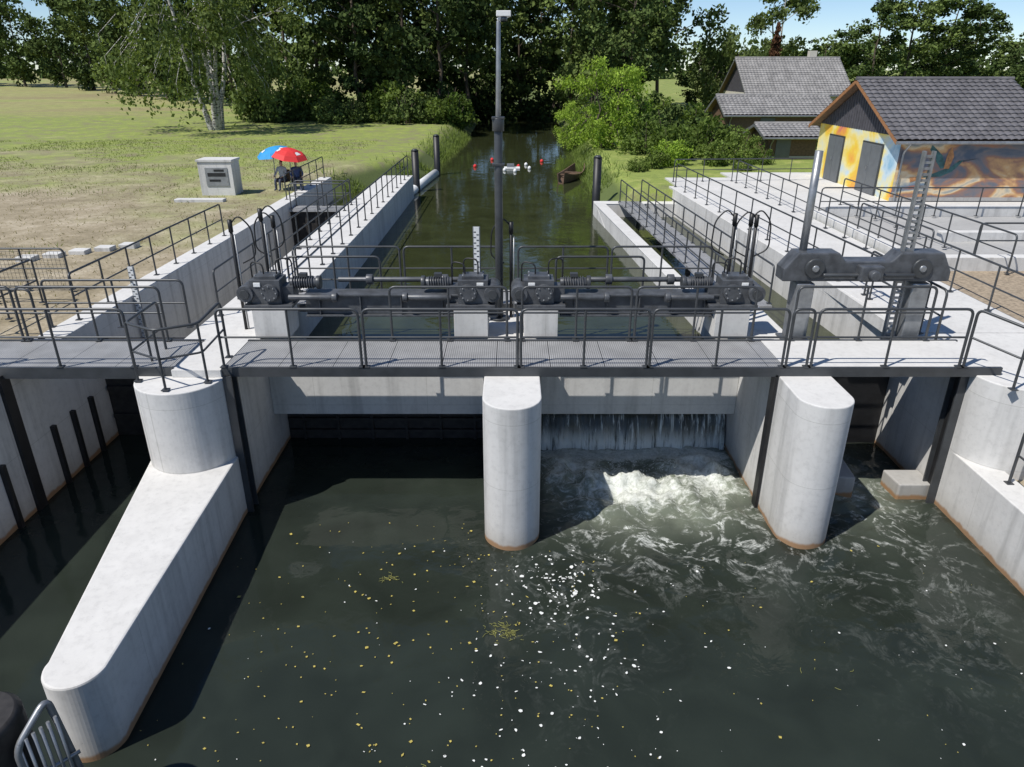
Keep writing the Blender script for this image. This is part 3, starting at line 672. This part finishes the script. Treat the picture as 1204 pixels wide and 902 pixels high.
def house(name,x0,x1,y0,y1,zb,ze,zr,wallf,walls,gable,tmat,trim='trim'):
    e=empty(name,(x0,y0,0)); ym=(y0+y1)/2
    def fin(mb,nm,bev=0):
        o=mb.build(nm,bev,parent=e,fix=False); o.matrix_parent_inverse.identity(); o.location=(-x0,-y0,0); return o
    mb=MB(); mb.bb(x0,x1,y0,y1,zb,ze,walls); mb.add([(x0+.01,y0-.004,zb),(x1-.01,y0-.004,zb),(x1-.01,y0-.004,ze),(x0+.01,y0-.004,ze)],[(0,1,2,3)],wallf)
    mb.bb(x0-.03,x1+.03,y0-.03,y0-.006,zb,zb+.18,'conc_dark'); fin(mb,'walls')
    mb=MB()
    for x in (x0+.01,x1-.01): mb.add([(x,y0,ze),(x,y1,ze),(x,ym,zr-.05)],[(0,1,2)],gable)
    k=int((y1-y0)/.25)
    for i in range(1,k):
        y=y0+i*.25; h=ze+(zr-ze)*(1-abs(y-ym)/((y1-y0)/2)); mb.bb(x0-.02,x0+.01,y-.015,y+.015,ze,h-.05,gable)
    fin(mb,'gable')
    o=.45; sl=(zr-ze)/((y1-y0)/2); mb=MB(); zo=ze-o*sl
    roofpanel(mb,(x0-o,y0-o,zo+.12),(x1+o,y0-o,zo+.12),(x0-o,ym,zr+.12),(x1+o,ym,zr+.12),tmat)
    roofpanel(mb,(x0-o,y1+o,zo+.12),(x1+o,y1+o,zo+.12),(x0-o,ym,zr+.12),(x1+o,ym,zr+.12),tmat)
    mb.tube([(x0-o,ym,zr+.15),(x1+o,ym,zr+.15)],.10,tmat,10)
    fin(mb,'roof')
    mb=MB()
    for x in (x0-o,x1+o-.04):
        for yy in (y0-o,y1+o):
            mb.add([(x,yy,zo-.04),(x+.04,yy,zo-.04),(x+.04,ym,zr-.04),(x,ym,zr-.04),(x,yy,zo+.12),(x+.04,yy,zo+.12),(x+.04,ym,zr+.12),(x,ym,zr+.12)],[(0,1,2,3),(4,5,6,7),(0,1,5,4),(0,3,7,4),(1,2,6,5)],trim)
    mb.add([(x0-o,y0-o,zo+.05),(x1+o,y0-o,zo+.05),(x1+o,ym,zr+.05),(x0-o,ym,zr+.05)],[(0,1,2,3)],'wood')
    mb.add([(x0-o,y1+o,zo+.05),(x1+o,y1+o,zo+.05),(x1+o,ym,zr+.05),(x0-o,ym,zr+.05)],[(0,1,2,3)],'wood')
    fin(mb,'verge_boards')
    mb=MB(); mb.tube([(x0-o,y0-o-.06,zo+.04),(x1+o,y0-o-.06,zo+.04)],.065,'galv',10)
    mb.tube(fillet([(x0+.15,y0-o-.06,zo),(x0+.15,y0-.07,zo-.4),(x0+.15,y0-.07,zb)],.1),.045,'galv',8); fin(mb,'gutter')
    return e,fin
e,fin=house('painted_pump_house',16.0,22.2,30.8,39.2,2.85,5.45,7.45,'mur1','mur2','slate','tile')
mb=MB()
for ya,yb in ((32.2,34.0),(36.1,37.7)):
    mb.bb(15.95,16.0,ya-.07,yb+.07,2.85,5.05,'steel'); mb.bb(15.92,15.95,ya,(ya+yb)/2-.01,2.9,4.98,'door'); mb.bb(15.92,15.95,(ya+yb)/2+.01,yb,2.9,4.98,'door'); mb.box((15.89,(ya+yb)/2+.1,3.95),(.04,.03,.14),'galv')
fin(mb,'doors')
M['bird1']=simple('bird_paint_green',(.04,.12,.12),.6,0,.5,5,0); M['bird2']=simple('bird_paint_orange',(.42,.20,.08),.6,0,.4,5,0)
mb=MB(); bx,bz,y=18.0,4.2,30.788
def pl(pts,mt,dy=0): mb.add([(bx+px,y-dy,bz+pz) for px,pz in pts],[tuple(range(len(pts)))],mt)
pl([(-.9,-.35),(-.3,-.15),(.3,.1),(.55,.32),(.75,.36),(.62,.18),(.35,-.12),(-.1,-.32)],'bird1')
pl([(.7,.34),(1.35,.42),(.72,.26)],'slate',.004)
pl([(.1,.05),(-.2,.55),(-.7,.95),(-.75,.75),(-.45,.5),(-.4,.3),(-.15,.0)],'bird1',.004); pl([(.2,.0),(.3,.5),(.15,.85),(.05,.7),(0,.5),(-.02,.0)],'bird2',.008)
pl([(-.85,-.3),(-1.35,-.35),(-1.3,-.55),(-.8,-.4)],'bird2',.004)
fin(mb,'painted_bird')
e,fin=house('tiled_cottage',22.8,32.4,74,83,3.2,5.9,8.9,'render','render','slate','tile2','galv')
mb=MB()
for x in (24,27,30): mb.bb(x,x+1.1,73.94,73.99,3.9,5.1,'glass'); mb.bb(x-.06,x+1.16,73.97,74.0,3.84,5.16,'white')
mb.bb(30,30.7,79,79.7,8,9.7,'render'); fin(mb,'windows')
e,fin=house('garden_shed',16.5,24.5,58,63,2.85,4.9,6.0,'wood','wood','wood','tile2','galv')
mb=MB(); mb.bb(19,20.1,57.95,57.99,2.9,4.6,'door'); mb.bb(22,23,57.95,57.99,3.5,4.3,'glass'); fin(mb,'door')
e,fin=house('garden_shed',15.9,18.9,46.5,50,2.85,4.2,4.7,'wood','wood','wood','tile2','galv')
mb=MB(); mb.bb(16.4,17.3,46.45,46.49,2.9,4.1,'door'); fin(mb,'door')

# ---------------- vegetation ----------------
rng=np.random.default_rng(3)
def leaves(centers,radii,n,size,flat=1.0,droop=0):
    C=np.repeat(np.array(centers),n,axis=0); r=np.repeat(np.array(radii),n)
    N=len(C); d=rng.normal(size=(N,3)); d/=np.linalg.norm(d,axis=1)[:,None]
    rad=r*rng.random(N)**(1/2.2); P=C+d*rad[:,None]*np.array([1,1,flat])
    if droop: P[:,2]-=droop*rng.random(N)**2*r
    a=rng.normal(size=(N,3)); a/=np.linalg.norm(a,axis=1)[:,None]
    b=rng.normal(size=(N,3)); b-=(a*b).sum(1)[:,None]*a; b/=np.linalg.norm(b,axis=1)[:,None]
    s=size*(.6+.8*rng.random(N))[:,None]
    if droop: a[:,2]*=1.3; 
    q=np.stack([P-a*s*.5,P-b*s*.34,P+a*s*.5,P+b*s*.34],1)
    return q.reshape(-1,3)
def addleaves(mb,V,mat):
    n=len(V)//4; mb.add(V.tolist(),[(4*i,4*i+1,4*i+2,4*i+3) for i in range(n)],mat,False)
def treemesh(name,H,W,leaf,bark,nl=13,ncl=95,per=75,ls=.34,base=.25,trunks=1,droop=0,seed=0,tr=.28,cr=1.25,low=0):
    rd=random.Random(seed); mb=MB(); C=[];Rr=[]
    for t in range(trunks):
        an=2*math.pi*t/max(1,trunks)+rd.random(); lean=(0 if trunks==1 else W*.22)
        top=Vector((math.cos(an)*lean,math.sin(an)*lean,H*rd.uniform(.86,.96))); b0=Vector((math.cos(an)*.35,math.sin(an)*.35,-.3)) if trunks>1 else Vector((0,0,-.3))
        pts=[b0.lerp(top,k/7)+Vector((rd.uniform(-.2,.2),rd.uniform(-.2,.2),0))*(1 if k else 0) for k in range(8)]
        mb.tube(pts,[tr*(1-.86*k/7)*(1.35 if k==0 else 1) for k in range(8)],bark,8)
        for i in range(nl//trunks+ (2 if trunks>1 else 0)):
            f=base+(.97-base)*(i+rd.random())/(nl//trunks+1); p0=b0.lerp(top,min(f,.97)); a=rd.uniform(0,6.28)
            env=math.sin(math.pi*min(1,max(.05,(f-base*.6)/(1.12-base*.6))))**.6
            L=W*.5*env*rd.uniform(.65,1.1); p3=p0+Vector((math.cos(a)*L,math.sin(a)*L,L*rd.uniform(.1,.55)))
            p1=p0.lerp(p3,.35)+Vector((0,0,L*.08)); p2=p0.lerp(p3,.7)+Vector((rd.uniform(-.3,.3),rd.uniform(-.3,.3),L*.1))
            mb.tube([p0,p1,p2,p3],[tr*.34*(1.1-f*.6),tr*.24,tr*.14,.02],bark,5)
            for q in range(3):
                qq=p1.lerp(p3,rd.random()); e=qq+Vector((rd.uniform(-1,1),rd.uniform(-1,1),rd.uniform(-.2,.9)))*W*.12
                mb.tube([qq,e],[tr*.1,.012],bark,4); C.append(e); Rr.append(cr*rd.uniform(.5,1.0))
            for q in range(2): C.append(p3+Vector((rd.uniform(-.6,.6),rd.uniform(-.6,.6),rd.uniform(-.4,.5)))); Rr.append(cr*rd.uniform(.6,1.15))
            C.append(p2.copy()); Rr.append(cr*rd.uniform(.6,1.1))
    while len(C)<ncl:
        f=rd.uniform(base,1.0); env=math.sin(math.pi*min(1,max(.06,(f-base*.7)/(1.1-base*.7))))**.55
        a=rd.uniform(0,6.28); rr=W*.5*env*rd.uniform(.35,1.0); q=Vector((math.cos(a)*rr,math.sin(a)*rr,f*H))
        if noise.noise(q*.35+Vector((seed*7,0,0)))>-.12: C.append(q); Rr.append(cr*rd.uniform(.55,1.05))
    for i in range(low):
        a=rd.uniform(0,6.28); rr=W*.5*rd.uniform(.5,.98); z=H*rd.uniform(.16,.42)
        q=Vector((math.cos(a)*rr,math.sin(a)*rr,z)); C.append(q); Rr.append(cr*rd.uniform(.6,1.0))
        mb.tube([q+Vector((-q.x*.2,-q.y*.2,H*.12)),q+Vector((0,0,H*.04)),q],[.03,.02,.008],bark,4)
    addleaves(mb,leaves([tuple(c) for c in C],Rr,per,ls,.75,droop),leaf)
    me=mb.build(name,fix=False); d=me.data; bpy.data.objects.remove(me); return d
def put(name,me,x,y,s=1,rz=None,z=None,sx=1):
    o=bpy.data.objects.new(name,me); link(o); o.location=(x,y,hgt(x,y)-.1 if z is None else z); o.rotation_euler=(0,0,R.uniform(0,6.28) if rz is None else rz); o.scale=(s*sx,s*sx,s); return o
TD=[treemesh('oak_mesh',21,10+i,'leafD' if i%2 else 'leafM','bark',15,125,50,.52,.12 if i<3 else .26,seed=i,cr=1.45) for i in range(5)]
TL=[treemesh('lowtree_mesh',20,13+i,'leafM' if i%2 else 'leafD','bark',12,110,36,.78,.05,seed=40+i,cr=2.0) for i in range(3)]
birch=treemesh('birch_mesh',19,16.5,'leafB','birch',20,150,85,.30,.30,5,1.6,seed=21,tr=.24,cr=1.45,low=55)
birch2=treemesh('birch_mesh',16,7,'leafB','birch',14,80,60,.36,.15,2,1.2,seed=22,tr=.2,cr=1.1)
willow=treemesh('willow_mesh',5.4,5.6,'leafY','bark',14,120,75,.17,.04,3,.9,seed=31,tr=.12,cr=.72,low=22)
weep=treemesh('weeping_mesh',9,8,'leafB','bark',14,90,60,.36,.15,1,2.4,seed=32,tr=.2,cr=1.1,low=25)
def conif():
    rd=random.Random(5); mb=MB(); mb.tube([(0,0,-.3),(0,0,9)],[.18,.02],'bark',8); C=[];Rr=[]
    for i in range(130):
        f=rd.random()**1.2; a=rd.uniform(0,6.28); r=1.9*(1-f)*rd.uniform(.3,1); C.append((math.cos(a)*r,math.sin(a)*r,.8+f*8.2)); Rr.append(.5*(1.1-f*.7))
    addleaves(mb,leaves(C,Rr,40,.22,.7,.6),'leafR'); o=mb.build('c',fix=False); d=o.data; bpy.data.objects.remove(o); return d
con=conif()
def bushmesh(leaf,seed,ls=.13,per=60):
    rd=random.Random(seed); mb=MB(); C=[];Rr=[]
    for i in range(5): 
        a=rd.uniform(0,6.28); mb.tube([(0,0,-.2),(math.cos(a)*.4,math.sin(a)*.4,rd.uniform(.6,1.2))],[.04,.01],'bark',5)
    for i in range(38):
        a=rd.uniform(0,6.28); r=rd.random()**.5*.85; z=rd.uniform(.05,1.0)*(1.15-r*.5)*1.1; C.append((math.cos(a)*r,math.sin(a)*r,z)); Rr.append(rd.uniform(.16,.34))
    addleaves(mb,leaves(C,Rr,per,ls,.9),leaf); o=mb.build('b',fix=False); d=o.data; bpy.data.objects.remove(o); return d
BU=[bushmesh('leafG',1),bushmesh('leafM',2),bushmesh('leafY',3,.11),bushmesh('leafG',4,.1),bushmesh('leafD',5)]
put('birch_tree',birch,-27.0,69,1.0,.4); 
for i,(x,y,s) in enumerate([(-21,84,1.0),(-16,80,.95),(-11.5,83,1.05),(-7.5,81,1.0),(-5.2,90,1.1),(-26,90,1.05),(-31,96,1.),(8.5,82,1.0),(12,84,1.05),(16.5,88,1.0),(7,93,1.1),(1,106,1.15),(-2,110,1.2),(4,112,1.2),(11.5,75,.8)]):
    put('deciduous_tree',TD[i%5],x,y,s*(.9 if x<10 else .85))
for i,(x,y,s) in enumerate([(-37,102,.9),(-44,108,.85),(-52,116,.85),(-60,124,.85),(-69,134,.8),(-79,146,.8),(-90,156,.8),(-102,162,.85),(-113,166,.95),(-123,164,1.1),(-132,166,1.2),(-142,170,1.2),(-16,94,1.0),(-9,98,1.0),(13,98,.9)]): put('deciduous_tree',TL[i%3],x,y,s)
for i in range(30):
    x=-26+i*1.2+R.uniform(-.6,.6)
    if -5.2<x<6.6: continue
    s=R.uniform(1.8,3.2); put('wood_edge_shrub',BU[R.choice([1,4,0])],x,R.uniform(75,80),s)
for i in range(8): put('wood_edge_shrub',BU[R.choice([1,4])],R.uniform(-6,7),R.uniform(101,106),R.uniform(3,4.5))
mb=MB(); C=[];Rr=[]
for i in range(420):
    x=-330+i*1.55; y=235+R.uniform(-12,12)+abs(x)*.1
    for k in range(4): C.append((x+R.uniform(-3,3),y,4.5+R.uniform(0,10)+3*noise.noise(Vector((x*.03,0,0))))); Rr.append(R.uniform(2,3.6))
addleaves(mb,leaves(C,Rr,12,1.9,.9),'leafM'); mb.build('distant_tree_line',fix=False)
put('willow_tree',willow,7.0,54.5,1.0,1.,sx=1.0); put('willow_tree',willow,5.4,63,.62,2.)
put('weeping_birch_tree',weep,24.5,88,1.0,0,3.5)
put('birch_tree',birch2,33,98,1.0,1); put('conifer_tree',con,29.8,89,1.05)
for i,(x,y,s) in enumerate([(44,95,.58),(49,97,.63),(54.5,98,.63),(60,102,.55),(68,106,.42),(76,110,.38),(84,115,.38),(40,100,.40),(64,94,.36),(73,98,.36),(36,104,.34),(29,106,.34),(25,104,.31)]): put('deciduous_tree',TL[i%3] if i>3 else TD[(i*2)%3],x,y,s*1.05,sx=1.3)
for (x,y,s,k) in [(9.3,44,1.3,2),(10.2,47,1.7,0),(9,50,2.0,3),(11,53,2.4,1),(12.5,49,1.9,0),(14,46,1.5,3),(13.8,50.5,1.6,1),(13.5,56,2.4,0),(14.8,44.4,.9,3),(16,54,1.3,3),(11,61,2.8,1),(13.0,65,2.4,0),(27,66,2.0,1),(7,41,.7,3),(8.2,42.5,.9,0),(22,53,1.0,1),(26,56,1.4,3),(25.5,49,1.8,0),(30,60,2.2,3),(23.5,44,1.4,0),(26,43,1.6,1),(29,65,2.3,1),(34,66,2.8,0),(38,62,3,1),(42,68,3,4),(36,74,2.8,1),(12,68,2.4,1),(12,44,1.2,0),(7.2,67,2.0,4),(8.2,71,2.4,1),(31,44,2,1),(13,41.5,.7,3),(19.6,55,.9,2),(21,70,2.0,0),(25,70.5,1.6,3)]:
    put('garden_shrub',BU[k],x,y,s)
def blades(name,pts,h,wd,mat,bend=.5):
    P=np.array(pts); N=len(P); a=rng.random(N)*6.283; hh=h*(.5+rng.random(N)); 
    dx=np.cos(a)*wd;dy=np.sin(a)*wd; bx=rng.normal(size=N)*bend*hh; by=rng.normal(size=N)*bend*hh
    V=np.stack([P+np.stack([-dx,-dy,0*a],1),P+np.stack([dx,dy,0*a],1),P+np.stack([bx,by,hh],1)],1).reshape(-1,3)
    mb=MB(); mb.add(V.tolist(),[(3*i,3*i+1,3*i+2) for i in range(N)],mat); return mb.build(name,fix=False)
pts=[]
for i in range(9000):
    y=R.uniform(39,76); d=abs(R.gauss(0,.8))-.1; left=R.random()<.55
    if left and y<54 and noise.noise(Vector((y*.5,3,1)))<.12: continue
    x=(xL(y)-d) if left else (xR(y)+d); pts.append((x,y,hgt(x,y)-.05))
blades('bank_reeds',pts,.36,.03,'reed',.4)
pts=[]
for i in range(26000):
    y=14+46*R.random()**.8; x=-10.3-R.random()**.8*35
    if noise.noise(Vector((x*.25,y*.25,9)))+ (y+x*.55-29)*.03<.0: continue
    pts.append((x,y,hgt(x,y)-.02))
blades('meadow_grass',pts,.12,.02,'grassb',.6)
pts=[(x,y,hgt(x,y)-.02) for x,y in ((-10.3-R.random()*28,14+30*R.random()) for _ in range(9000))]
blades('dry_grass',pts,.08,.02,'drygrass',.9)

def specks(name,n,mat,smin,smax,fn,k=5):
    mb=MB()
    for i in range(n):
        x,y=fn(); 
        if abs(x)<.6 and y>10.5: continue
        if x<-5.0 and y>6 : continue
        r=smin+(smax-smin)*R.random()**2; a0=R.uniform(0,6.28); el=R.uniform(.4,1); rot=R.uniform(0,3.14); vs=[]
        for j in range(k):
            a=a0+6.283*j/k; q=r*R.uniform(.6,1.1); u,v=q*math.cos(a),q*el*math.sin(a); vs.append((x+u*math.cos(rot)-v*math.sin(rot),y+u*math.sin(rot)+v*math.cos(rot),.018))
        mb.add(vs,[tuple(range(k))],mat)
    mb.build(name,fix=False)
def f1(): 
    t=R.random(); return (R.gauss(lerp(t,1.0,-.2),lerp(t,.7,1.5)),lerp(t,10.4,4.2)+R.gauss(0,.3))
def f2(): return (R.uniform(-4.9,8.3),R.uniform(3.5,11))
def f3(): return (R.gauss(-1.6,1.7),R.uniform(4.5,11.5))
specks('floating_foam_flecks',280,'foamdot',.008,.038,f1,6); specks('floating_foam_flecks',170,'foamdot',.006,.028,f2)
specks('floating_foam_flecks',100,'foamdot',.010,.05,lambda:(R.gauss(.75,.36),R.gauss(9.7,.30)),7)
specks('floating_leaves',260,'yellow',.012,.042,f3,4); specks('floating_leaves',120,'yellow',.010,.036,f2,4)
mb=MB()
for cx,cy,n,s in ((-.15,8.6,70,.13),(-2.1,9.85,20,.08),(1.0,5.6,8,.15),(-1.2,6.1,8,.12),(4.6,7.8,4,.15)):
    for i in range(n):
        x=cx+R.gauss(0,s);y=cy+R.gauss(0,s*.8);a=R.uniform(0,6.28);L=R.uniform(.03,.12)
        mb.tube([(x,y,.012),(x+L*.5*math.cos(a)+.01,y+L*.5*math.sin(a),.016),(x+L*math.cos(a+.4),y+L*math.sin(a+.4),.012)],.004,'weed',4)
mb.build('floating_weed',fix=False)
